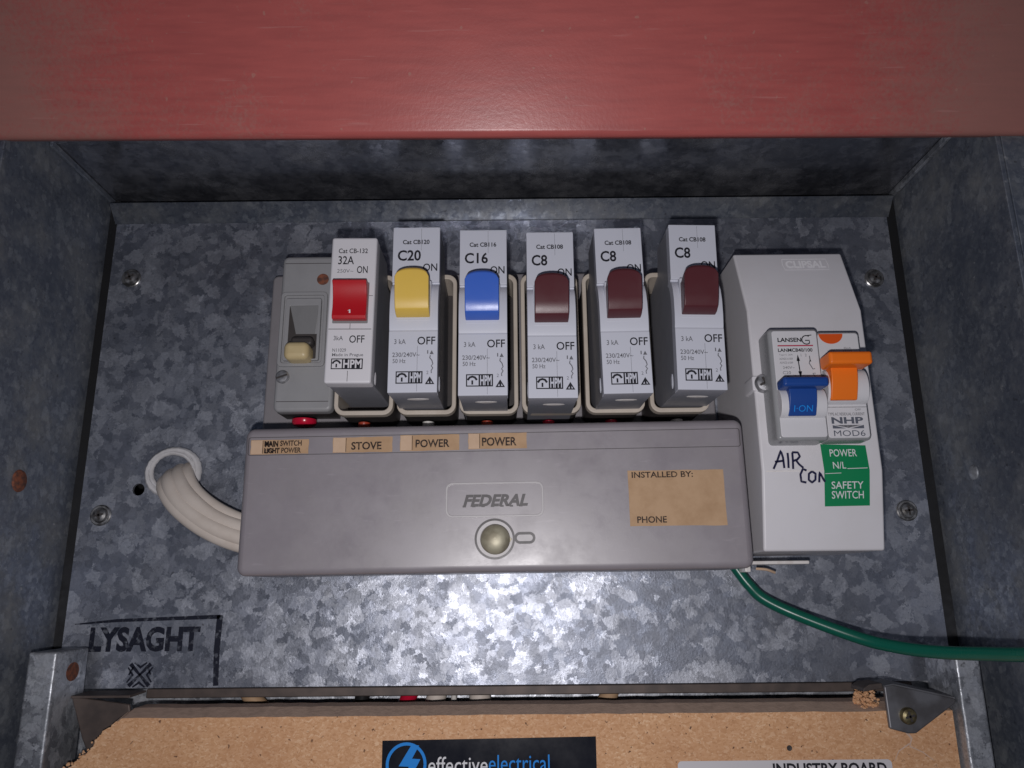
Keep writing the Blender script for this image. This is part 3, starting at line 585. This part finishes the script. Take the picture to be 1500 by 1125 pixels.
pf.text('Cat CB-132', -6.0, 5.4, 52.4, 54.4, f0, 0, 0.012); pf.text('32A', -6.0, 0.2, 47.7, 51.2, f0, 0, 0.01)
pf.text('250V~', -6.2, 0.1, 44.2, 45.7, f0, 1, 0.0); pf.text('ON', 1.5, 5.7, 44.0, 47.0, f0, 0, 0.01)
pf.text('3kA', -6.0, -2.4, 16.6, 18.4, f0, 1, 0.01); pf.text('OFF', 0.0, 5.8, 15.6, 18.6, f0, 0, 0.008)
pf.text('N11029', -6.2, -1.0, 12.0, 13.4, f0, 1, 0.01); pf.text('Made in Prague', -6.2, 5.6, 9.9, 11.5, f0, 1, 0.012)
outlet_logo(pf, -6.4, 5.6, 5.2, 9.4, f0, 0, 2)
pf.build('printed_lettering', ['ink', 'ink_grey', 'breaker_white'], rb, recalc=False, smooth=False)
MB(O).loops([[(W - 0.1 + d, 4 + 2.6 * c * math.sin(q_), 56 + 1.3 * c * math.cos(q_)) for q_ in [2 * math.pi * k / 12 for k in range(12)]] for c, d in ((1, -0.2), (1, 0.3), (0.6, 0.5))]).build('side_catch', 'breaker_white', rb)
put(rb, -61.9, 74.0, 0.5)

# ------------------------------------------------------------------ terminal cover
O = (-6.5, 5, 10)
cv = thing('terminal_cover', 'long taupe terminal cover with labels under the breaker row', 'terminal cover', O)
HC = 50.0
body = MB(O).rbox(-103.6, 90.2, 4.6, 61, 10.3, HC, 3.4, 2.6, 0, 6, 6).build('cover_body', 'cover', cv)
gr = MB(O); gr.frame((-102.0, 88.8, 50.1, 57.3, 0.9), (-101.7, 88.5, 50.35, 57.05, 0.7), HC - 0.3, HC + 0.05, 0, HC - 0.3)
gr.build('groove', 'mould', body)
def paper(x0, x1, z0, z1, tear, words, par, name='paper_label', th=0.0):
    mb = MB(O); h = HC + 0.12
    edge = [(x0, z0)] + jag((x0, z0), (x1, z0 + th), 8, 0.12) + [(x1, z0 + th)] + jag((x1, z0), (x1, z1), 4, 0.12) + [(x1, z1 + th)] + jag((x1, z1 + th), (x0, z1), 8, 0.12) + [(x0, z1)] + jag((x0, z1), (x0, z0), 4, 0.15)
    mb.outline(edge, HC - 0.1, h, 0)
    if tear: mb.outline([(x0 + 0.2, z0 + 0.2), (tear, z0 + 0.15), (tear - 0.1, z1 - 0.15), (x0 + 0.2, z1 - 0.2)], h - 0.05, h + 0.16, 1)
    o = mb.build(name, ['paper', 'paper_pale'], par, recalc=True, smooth=False)
    tx = MB(O)
    for wd in words: tx.text(wd[0], *wd[1:5], h + 0.14, 0, wd[5] if len(wd) > 5 else 0.015)
    if tear: tx.line([(tear + 0.1, z0 + 0.3), (tear + 0.15, z1 - 0.3)], 0.2, h + 0.06, 0)
    tx.build('printed_lettering', 'ink_rub', o, recalc=False, smooth=False)
    return o
paper(-100.9, -78.3, 50.5, 56.2, -96.3, [('MAIN SWITCH', -95.6, -81, 53.6, 55.8, .03), ('LIGHT POWER', -95.6, -81.2, 50.9, 53.0, .03), ('MAIN', -95.3, -90.2, 53.3, 55.6, .05), ('LIGHT', -95.2, -89.6, 50.8, 52.8, .05)], body)
paper(-68.8, -45.6, 50.6, 56.6, -63.8, [('STOVE', -61.6, -49.8, 51.6, 54.7, .025)], body)
paper(-42.6, -19.6, 50.8, 57.0, -38.0, [('POWER', -36.6, -23.4, 52.0, 55.2, .025)], body)
paper(-16.1, 6.6, 51.0, 57.2, -11.8, [('POWER', -10.8, 2.6, 52.1, 55.5, .025)], body)
paper(44.8, 81.2, 20.6, 41.6, None, [('INSTALLED BY:', 46.3, 69.6, 38.7, 41.0, .02), ('PHONE', 47.5, 58.6, 21.7, 24.2, .02)], body, th=-0.2)
bd = MB(O); bd.frame((-24.7, 12.5, 24.9, 38.1, 2.6), (-24.0, 11.8, 25.6, 37.4, 2.1), HC - .1, HC + 0.5, 0, HC - 0.1)
bdo = bd.build('badge_rim', 'ridge', body, 0.1, 2)
em = MB(O); em.text('FEDERAL', -18.2, 6.6, 28.9, 33.5, HC + 0.12, 0, 0.045, 0.28)
for k in range(7):              # slab feet of the raised capitals
    x = -18.2 + k * 3.58; em.box(x - 0.1, x + 1.2, 28.7, 29.35, HC, HC + 0.1)
em.build('raised_lettering', 'mould', bdo, recalc=False, smooth=False)
rg = MB(O).disc(-6.2, 16.8, [(7.6, HC - .2), (7.6, HC + 0.12), (6.8, HC + 0.14), (6.7, HC - 0.1)], 0, 40)
rg.disc(-6.2, 16.8, [(6.8, HC - .2), (6.8, HC + 0.08), (5.6, HC + 0.06), (5.5, HC - .1)], 1, 40)
rg.build('screw_recess', ['mould', 'ridge'], body)
cs = MB(O).disc(-6.0, 16.6, [(5.6, HC - .5), (5.6, HC + 0.8), (5.0, HC + 2.2), (3.6, HC + 3.2), (1.8, HC + 3.6), (0.5, HC + 3.7)], 0, 36)
cs.outline([(-0.9, 17.6), (0.3, 16.6), (-0.7, 15.2), (-1.5, 15.2)], HC, HC + 0.9); cs.build('cover_screw', 'brass', cv)
sl = MB(O); sl.frame((1.1, 9.1, 14.8, 19.2, 2.2), (2.1, 8.1, 15.8, 18.2, 1.2), HC - .2, HC + 0.12, 0, HC - .1); sl.flat(rrect(2.1, 8.1, 15.8, 18.2, 1.2), HC + 0.06, 1)
sl.build('locating_slot', ['mould', 'ridge'], body)
cv.rotation_euler = (0, math.radians(-0.35), math.radians(-1.1))

# ------------------------------------------------------------------ white enclosure
O = (115.5, 11, 0)
en = thing('switch_enclosure', 'white plastic enclosure with handwriting and a green label at right of the breakers', 'enclosure', O)
EX0, EX1, ZC = 93.8, 139.4, 40.5
pr = [(0.3, 134.6), (43.5, 134.2), (55, 104.5), (55.6, ZC), (49.2, 11.2), (0.3, 11.2)]
def hs_(x, z):
    for (h0, z0), (h1, z1) in zip(pr[1:], pr[2:]):
        if z1 <= z <= z0: return h0 + (h1 - h0) * (z0 - z) / (z0 - z1) + 0.16
    return 43.5
eb = MB(O).prof(pr, EX0, EX1).build('enclosure_body', 'white', en, 1.0, 4)
lg = MB(O); lg.text('CLIPSAL', 114.5, 131, 126.4, 130.2, lambda x, z: hs_(x, z) + 0.15, 0, 0.035)
lg.line([(113.6, 131.1), (113.2, 128), (113.8, 125.4), (132, 125.4), (132.2, 128), (131.8, 131.1), (113.6, 131.1)], 0.25, hs_, 0)
lg.build('raised_lettering', 'emboss', eb, recalc=False, smooth=False)
MB(O).line([(EX0 + 1.5, ZC), (118, ZC)], 0.35, lambda x, z: hs_(x, z) + 0.02).build('crease_glint', 'clear', eb, recalc=False)  # pale strip: highlight along the fold, painted on
# pen strokes: AIR CON by hand
pen = MB(O)
for stroke in ([(98.1, 41.3), (99.9, 44.6), (101.5, 48.3), (102.1, 45.6), (102.2, 41.6)], [(98.9, 44.0), (102.3, 44.4)], [(104.0, 47.4), (104.0, 44.6), (103.8, 41.6)],
               [(105.8, 47.5), (105.7, 44.4), (105.5, 41.2)], [(105.7, 47.6), (107.9, 47.5), (108.5, 46.0), (107.4, 44.8), (105.9, 44.3)], [(106.9, 44.5), (107.9, 43.0), (109.4, 41.6)],
               [(110.5, 40.6), (109.1, 41.2), (108.1, 39.2), (108.4, 36.6), (110.3, 36.2)], [(112.5, 40.3), (111.3, 39.4), (111.2, 37.2), (112.4, 36.2), (113.7, 37.2), (113.8, 39.4), (112.5, 40.3)],
               [(115.1, 36.2), (115.3, 40.0), (116.9, 37.0), (117.4, 36.4)]):
    fine = []
    for a, b in zip(stroke, stroke[1:]):
        fine += [(a[0] + (b[0] - a[0]) * k / 4, a[1] + (b[1] - a[1]) * k / 4) for k in range(4)]
    pen.line(fine + [stroke[-1]], 0.82, lambda x, z: hs_(x, z) + 0.05)
pen.build('handwriting', 'ink_pen', eb, recalc=False, smooth=False)
gl = MB(O); top = [(116.7, 50.6), (133.8, 50.0)]; mid = [(117.1, ZC), (134.2, ZC)]; bot = [(117.0, 27.4), (133.9, 27.6)]
def hg(x, z): return hs_(x, z) + 0.02
gl.add([(x, z, hg(x, z)) for x, z in (top[0], top[1], mid[1], mid[0])], [(0, 1, 2, 3)]); gl.add([(x, z, hg(x, z)) for x, z in (mid[0], mid[1], bot[1], bot[0])], [(0, 1, 2, 3)])
glo = gl.build('green_label', 'green', eb, recalc=False, smooth=False)
gt = MB(O); hh = lambda x, z: hs_(x, z) + 0.08
gt.text('POWER', 119.9, 130.1, 45.8, 48.6, hh, 0, 0.004); gt.text('N/L', 120.6, 125.5, 41.2, 43.8, hh, 0, 0.004)
gt.text('SAFETY', 119.7, 131.7, 33.8, 36.5, hh, 0, 0.004); gt.text('SWITCH', 119.7, 131.7, 30.2, 33.0, hh, 0, 0.004)
gt.line([(125.9, 41.2), (133.5, 41.4)], 0.25, hh, 0); gt.line([(117.5, 39.4), (123.5, 39.6)], 0.2, hh, 0)  # glints on the label fold, painted as thin white strokes
gt.build('printed_lettering', 'ink_white', glo, recalc=False, smooth=False)
tb = MB(O).rbox(93.0, 101, 71.6, 77.6, 46, 56.2, 0.8, 0.5); tbo = tb.build('screw_boss', 'white', eb)
sc_ = MB(O).disc(97.4, 74.4, [(3.7, 55), (3.7, 56.8), (3.0, 57.8), (1.4, 58.2)]).build('screw', 'steel', en)
g = MB(O); [g.line([(97.4 - 2.4 * c, 74.4 - 2.4 * s2), (97.4 + 2.4 * c, 74.4 + 2.4 * s2)], 0.9, 58.3) for c, s2 in ((.9, .43), (-.43, .9))]; g.build('drive_slot', 'dark', sc_, recalc=False)
fo = MB(O); fo.rbox(EX0 + 1.5, EX1 - 18, 7.2, 8.6, 0.6, 20, 0.5, 0.4); fo.rbox(EX0 + 1.2, EX0 + 3.6, 4.2, 9.0, 0.6, 19, 0.5, 0.4)
fo.build('base_flange', 'clear', en)
MB(O).tube([(101, 5.6, 14), (105, 5.2, 15), (109, 4.0, 13)], 0.55).build('broken_tab', 'paper_pale', en)

# ------------------------------------------------------------------ safety switch modules
O = (115, 50, 55)
sw = thing('safety_switch', 'two module safety switch with navy and orange toggles in the white enclosure', 'safety switch', O)
L = MB(O); L.rbox(97.2, 116.3, 50.2, 93.4, 50, 66.2, 1.6, 1.4, 0); lb = L.build('left_module', 'rcbo_edge', sw)
MB(O).rbox(98.6, 115.6, 51.4, 92.4, 60, 66.45, 1.0, 0.25).build('face_plate', 'rcbo', lb)
R = MB(O); R.rbox(116.5, 133.0, 50.6, 92.8, 50, 64.0, 1.6, 1.4, 0); rbm = R.build('right_module', 'rcbo_edge', sw)
MB(O).rbox(116.8, 132.2, 51.4, 92.0, 58, 64.25, 1.2, 0.25).build('face_plate', 'rcbo', rbm)
# noses that carry the toggles
def nose(x0, x1, z0, z1, h, par):
    c = (z0 + z1) / 2; r = (z1 - z0) / 2
    pr_ = [(h - 4, z0 - 1), (h - 1, z0 - 0.6)] + [(h + 4.2 * math.cos(a), c + r * math.sin(a)) for a in [-1.25 + 2.5 * k / 10 for k in range(11)]] + [(h - 4, z1 + 0.2)]
    return MB(O).prof(pr_, x0, x1).build('toggle_nose', 'rcbo', par, 0.3, 2)
nose(98.6, 115.4, 58.6, 69.6, 66.0, lb); nose(117.0, 132.2, 64.2, 77.2, 64.4, rbm)
def toggle(x0, x1, s0, s1, z0, zs_, z1, h, mat, par, rake):
    mb = MB(O)
    mb.prof([(h, z0)] + [(h + 5 * math.sin(0.4 + 1.2 * k / 6), z0 + (zs_ - z0) * k / 6) for k in range(7)] + [(h + 5, zs_ + 1), (h, zs_ + 1)], s0, s1)
    mb.rbox(x0, x1, zs_, z1, h + 2, h + rake, 1.0, 1.2); return mb.build('toggle', mat, par, 0.4, 3)
t1 = toggle(97.9, 114.5, 101.2, 111.4, 59.0, 68.4, 72.0, 66.6, 'navy', lb, 9.4)
t2 = toggle(115.2, 131.0, 117.8, 127.6, 65.0, 76.4, 81.2, 65.6, 'orange', rbm, 11.0)
MB(O).text('I·ON', 102.8, 109.6, 60.2, 62.4, lambda x, z: 66.6 + 5 * math.sin(0.4 + 1.2 * (z - 59) / 8.6) + 0.5, 0, 0.0).build('printed_lettering', 'ink_blue', t1, recalc=False, smooth=False)
pf = MB(O); f0 = 66.52
pf.text('LANSEN', 100.6, 109.6, 87.9, 89.6, f0, 0, 0.03)
pf.line([(111.5 + 1.7 * math.cos(a), 88.7 + 1.7 * math.sin(a)) for a in [0.9 + 4.6 * k / 12 for k in range(13)]], 0.4, f0, 0)
pf.line([(111.0, 88.5), (112.6, 88.5), (112.6, 87.6)], 0.4, f0, 0); pf.line([(112, 90.4), (113.6, 90.6)], 0.35, f0, 0)
pf.flat([(100.4, 86.2), (113.8, 86.2), (113.8, 86.7), (100.4, 86.7)], f0, 2)
pf.text('LANMCB40/100', 100.4, 113.4, 84.0, 85.4, f0, 0, 0.025)
for k, wd in enumerate((5.2, 5.0, 5.0)): pf.text('AS/NZS 61009' if k else 'Type C 20A', 100.6, 100.6 + wd, 82.4 - k * 1.5, 83.2 - k * 1.5, f0, 1)
pf.text('240V~', 101.6, 106.0, 77.4, 78.4, f0, 1); pf.text('C20', 101.4, 104.4, 75.3, 76.5, f0, 1)
pf.line([(107.6, 81.2), (107.9, 75.4)], 0.4, f0, 0); pf.flat([(107.0, 80.4), (108.3, 80.4), (107.6, 83.0)], f0, 0); pf.flat([(107.2, 76.4), (108.6, 76.4), (107.95, 73.6)], f0, 0)
pf.line([(102, 73.4), (103.2, 74.6), (104.6, 73.4)], 0.35, f0, 1)
pf.line([(112.0, 82.4), (112.1, 80.6), (111.6, 79.6), (112.8, 77.2), (113.6, 77.4)], 0.35, f0, 1); pf.flat([(111.7, 80.2), (112.5, 80.2), (112.1, 81.2)], f0, 0)
pf.line([(113.6, 75.6), (112.6, 75.6), (113.4, 74.2), (112.4, 73.8)], 0.35, f0, 1); pf.text('1  2', 108.8, 111.0, 82.2, 83.2, f0, 1); pf.text('N', 109.6, 110.4, 73.6, 74.4, f0, 1)
pf.build('printed_lettering', ['ink', 'ink_grey', 'ink_red'], lb, recalc=False, smooth=False)
pf = MB(O); f0 = 64.32
pf.flat([(121.8 + 4.6 * math.cos(a), 91.7 + 4.0 * math.sin(a)) for a in [math.pi + math.pi * k / 20 for k in range(21)]], f0, 3)
pf.text('TEST', 119.8, 122.6, 84.2, 85.0, f0, 1); pf.text('30mA', 126.2, 129.0, 85.6, 86.4, f0, 1); pf.text('RESET', 125.8, 129.4, 84.2, 85.0, f0, 1)
pf.text('OFF', 127.6, 129.8, 61.6, 62.4, f0, 1); pf.text('TYPE AC RESIDUAL CURRENT', 117.4, 131.0, 59.8, 60.9, f0, 1, 0.01)
pf.flat([(117.2, 62.9), (132, 62.9), (132, 63.1), (117.2, 63.1)], f0, 1)
pf.text('NHP', 118.4, 130.2, 56.7, 59.2, f0, 4, 0.035)
pf.flat([(118.6, 56.2), (118.6, 54.9), (123.6, 54.9)], f0, 4); pf.flat([(130.2, 56.2), (130.2, 54.9), (125.2, 54.9)], f0, 4); pf.flat([(119.4, 56.2), (129.4, 56.2), (124.4, 55.1)], f0, 1)
pf.text('MOD6', 118.8, 130.4, 52.0, 54.2, f0, 4, 0.0)
pf.build('printed_lettering', ['ink', 'ink_grey', 'ink_red', 'ink_orange', 'ink_slate'], rbm, recalc=False, smooth=False)

# ------------------------------------------------------------------ cables
O = (-150, 48, 0)
cb = MB(O)
for d, hgt, rad in ((4.6, -2.0, 3.1), (1.6, 0.0, 3.7), (-2.2, 0.9, 3.5), (-5.2, 0.2, 2.9)):      # flat sheaths side by side, d across the bundle
    wob = [random.uniform(-0.35, 0.35) for _ in range(7)]
    pth = []
    for (x, z, h), (nx_, nz_), wv in zip([(-156, 55, -22), (-153, 52, -8), (-149, 46.4, 6), (-140.8, 36.6, 12), (-127.4, 27.4, 14), (-111.4, 21.8, 14), (-92, 19, 14)],
                                         [(.82, .57), (.82, .57), (.80, .60), (.70, .71), (.50, .87), (.32, .95), (.2, .98)], wob):
        pth.append((x + nx_ * (d + wv) * 1.12, z + nz_ * (d + wv), h + hgt + wv))
    cb.tube(pth, lambda u: rad * (1.12 - 0.15 * u), 0, 16, 0.85, 10)
tag(cb.build('power_cable', 'cable'), 'off white flat cables bundled together, bending from the white grommet behind the taupe cover', 'cable')
O = (94, 6, 4)
tag(MB(O).tube([(86, 22, 7), (90, 14, 7), (94.9, 5.2, 8), (99.2, -1.2, 9), (104.7, -6.8, 10), (116.9, -13.3, 14), (136.8, -21.7, 24), (147.7, -24.6, 34), (156.8, -25.4, 46), (163.7, -24.8, 60), (168.0, -23.8, 76), (170, -22.0, 95), (176, -20, 130)], 2.4, 0, 16, 1, 8).build('earth_wire', 'green_wire'),
    'green earth wire running from under the taupe cover out to the right', 'wire')
for nm, mat, pts, r, lab in (
        ('wire', 'red_cap', [(-40, -35, -5), (-46, -47, -9), (-52, -60, -12)], 3.4, 'red wire showing in the slot above the chipboard'),
        ('wire', 'black', [(-64, -30, -8), (-66, -47, -11), (-68, -62, -13)], 3.2, 'black wire showing in the slot above the chipboard'),
        ('wire', 'cable', [(-30, -30, -8), (-34, -47, -10), (-40, -62, -12)], 4.2, 'wide beige cable showing in the slot beside the red wire'),
        ('wire', 'white_cap', [(-25.5, -30, -5), (-26, -47, -6), (-27, -62, -9)], 1.2, 'thin white wire showing in the slot between beige cables'),
        ('wire', 'cable', [(-16, -30, -8), (-15, -47, -10), (-13, -62, -12)], 4.6, 'wide beige cable showing in the slot right of the thin white wire'),
        ('wire', 'paper', [(44, -34, -8), (40, -47, -10), (30, -62, -12)], 3.8, 'tan wire showing in the slot under the maroon breakers'),
        ('wire', 'paper', [(-120, -36, -8), (-112, -47, -10), (-98, -60, -12)], 3.6, 'tan wire slanting through the slot near the stamped lettering')):
    O = pts[1]
    tag(MB(O).tube(pts, r, 0, 14).build(nm, mat), lab, 'wire', 'wires behind the chipboard slot')

# ------------------------------------------------------------------ chipboard panel and its stickers
O = (0, -90, 25)
cbp = thing('chipboard_panel', 'tan chipboard panel with a broken left corner below the plate', 'chipboard panel', O)
lft = [(-151.5, -48.4)] + jag((-151.5, -48.4), (-158, -52.6), 9, 0.35) + [(-158, -52.6)] + jag((-158, -52.6), (-163.5, -60.5), 14, 0.4) + [(-163.5, -60.5)] + jag((-163.5, -60.5), (-172.5, -67.5), 16, 0.45) + [(-172.5, -67.5)] + jag((-172.5, -67.5), (-175.5, -74), 4, 0.5) + [(-175.5, -74), (-175.5, -160), (168.6, -160), (168.6, -48.4)]
topl = jag((168.6, -48.4), (-151.5, -48.4), 60, 0.16)
outl = lft + topl
mb = MB(O); n = len(outl)
def back(x, z, h): return (x, z + (2.3 if z > -50 else 0) , h)
vv = [(x, z, 25) for x, z in outl] + [back(x, z, 15) for x, z in outl] + [back(x, z, 5) for x, z in outl]
mb.add(vv, [tuple(range(n))], 0); mb.add(vv, [(k * n + i, k * n + (i + 1) % n, (k + 1) * n + (i + 1) % n, (k + 1) * n + i) for i in range(n) for k in (0, 1)], 1)
panel = mb.build('board', ['chip', 'chip_edge'], cbp, smooth=False)
# torn crumbs along the broken edge
cr = MB(O)
for k in range(46):
    u = random.random(); x = -151.5 - 21 * u + random.uniform(-1.2, 0.6); z = -48.4 - 19 * u + random.uniform(-0.6, 1.2); r = random.uniform(0.35, 1.0); h = random.uniform(14, 25)
    cr.loops([[(x + r * q * math.cos(a) * random.uniform(.6, 1.2), z + r * q * math.sin(a) * random.uniform(.6, 1.2), h + d * r) for a in [2 * math.pi * j / 6 for j in range(6)]] for q, d in ((.5, -.5), (1, 0), (.5, .5))])
for k in range(110):
    x = random.uniform(134.5, 142.4); z = random.uniform(-48.6, -42.0 + (x - 134) * 0.15); r = random.uniform(0.4, 1.2); h = random.uniform(15, 22)
    cr.loops([[(x + r * q * math.cos(a) * random.uniform(.6, 1.2), z + r * q * math.sin(a) * random.uniform(.6, 1.2), h + d * r) for a in [2 * math.pi * j / 6 for j in range(6)]] for q, d in ((.5, -.5), (1, 0), (.5, .5))])
cr.build('torn_edge', 'chip', panel, smooth=False)
ck = MB(O); ck.line([(149.5, -55.5), (151.5, -58.2), (150.4, -61), (155, -63), (159, -66)], [1.2, 0.8, 0.5, 0.35, 0.2], 25.06); ck.line([(150.5, -60), (146, -62.6), (144, -66)], [0.6, 0.4, 0.2], 25.06)
ck.build('crack', 'chip_edge', panel, recalc=False)
def pin(x, z, r=1.1): MB(O).disc(x, z, [(r, 24.9), (r * .9, 25.1), (r * .3, 25.02)], 0, 12).build('nail_hole', 'dark', panel)
pin(104.5, -61.2)
bs = MB(O).outline([(-50.9, -57.2), (30.8, -56.4), (30.6, -100), (-50.6, -100)], 24.9, 25.15).build('black_sticker', 'sticker_black', panel, smooth=False)
bt = MB(O); hb = 25.22
for (rr, ww) in ((7.2, 1.1),): bt.line([(-41.6 + rr * math.cos(a), -65.6 + rr * math.sin(a)) for a in [2 * math.pi * k / 40 for k in range(41)]], ww, hb, 0)
bt.flat([(-39.6, -58.6), (-36.8, -59.0), (-39.4, -63.6), (-36.2, -63.8), (-37.6, -66.4), (-42, -71.6), (-40.6, -66.4), (-44.4, -66.2)], hb + 0.02, 0)
bt.text('effective', -33.2, -10.6, -68.8, -63.0, hb, 1, 0.0); bt.text('electrical', -10.2, 12.9, -68.4, -62.6, hb, 0, 0.0)
bt.build('printed_lettering', ['ink_blue', 'ink_white'], bs, recalc=False, smooth=False)
wsk = MB(O).outline(rrect(61.5, 142.8, -120, -65.4, 1.6), 24.9, 25.12)
wso = wsk.build('white_sticker', 'sticker_white', panel, smooth=False)
MB(O).text('INDUSTRY BOARD', 97.5, 140.6, -70.6, -66.4, 25.2, 0, 0.03).build('printed_lettering', 'ink', wso, recalc=False, smooth=False)

# ------------------------------------------------------------------ corner brackets that hold the chipboard
O = (150, -45, 25)
br = thing('corner_bracket', 'grey steel triangular bracket screwed over the right corner of the chipboard', 'bracket', O)
pl = MB(O).outline([(142.4, -39.2), (146, -38.6), (169.4, -43.8), (169.2, -45.6), (152.6, -56.2), (149.6, -56.2), (142.7, -54.4)], 25.3, 27.2).build('plate', 'bracket', br, 0.7, 3)
MB(O).loops([[(x, z + d, h) for x, z in ((142.6, -39.0), (146, -38.3), (169.2, -43.4), (169.2, -44.0), (146, -39.0), (142.6, -39.7))] for h, d in ((18, 0.8), (26.9, 0))]).build('folded_lip', 'bracket', br)
MB(O).outline([(134.8, -41.4), (135.2, -40.0), (137.6, -38.6), (142.5, -38.2), (142.5, -40.2), (138.5, -40.8)], 14, 25.6).build('bent_tab', 'brown_steel', br, 0.3)
o2 = screw(br, 150.0, -49.8, 27.2, 3.1, 'yellow_zinc', 0, 0.25)
O = (-165, -50, 18)
bl = thing('corner_bracket', 'brown dirty bracket under the broken left corner of the chipboard', 'bracket', O)
MB(O).outline([(-177.2, -41.4), (-153.6, -44.6), (-152.4, -49.5), (-160, -60), (-166, -66), (-171, -57)], 14.5, 16).build('plate', 'brown_steel', bl, 0.6, 3)
MB(O).prof([(16.2, -41.2), (16.2, -42.2), (2, -41.8), (2, -41.0)], -177.2, -153.6).build('folded_lip', 'brown_steel', bl, 0.2)
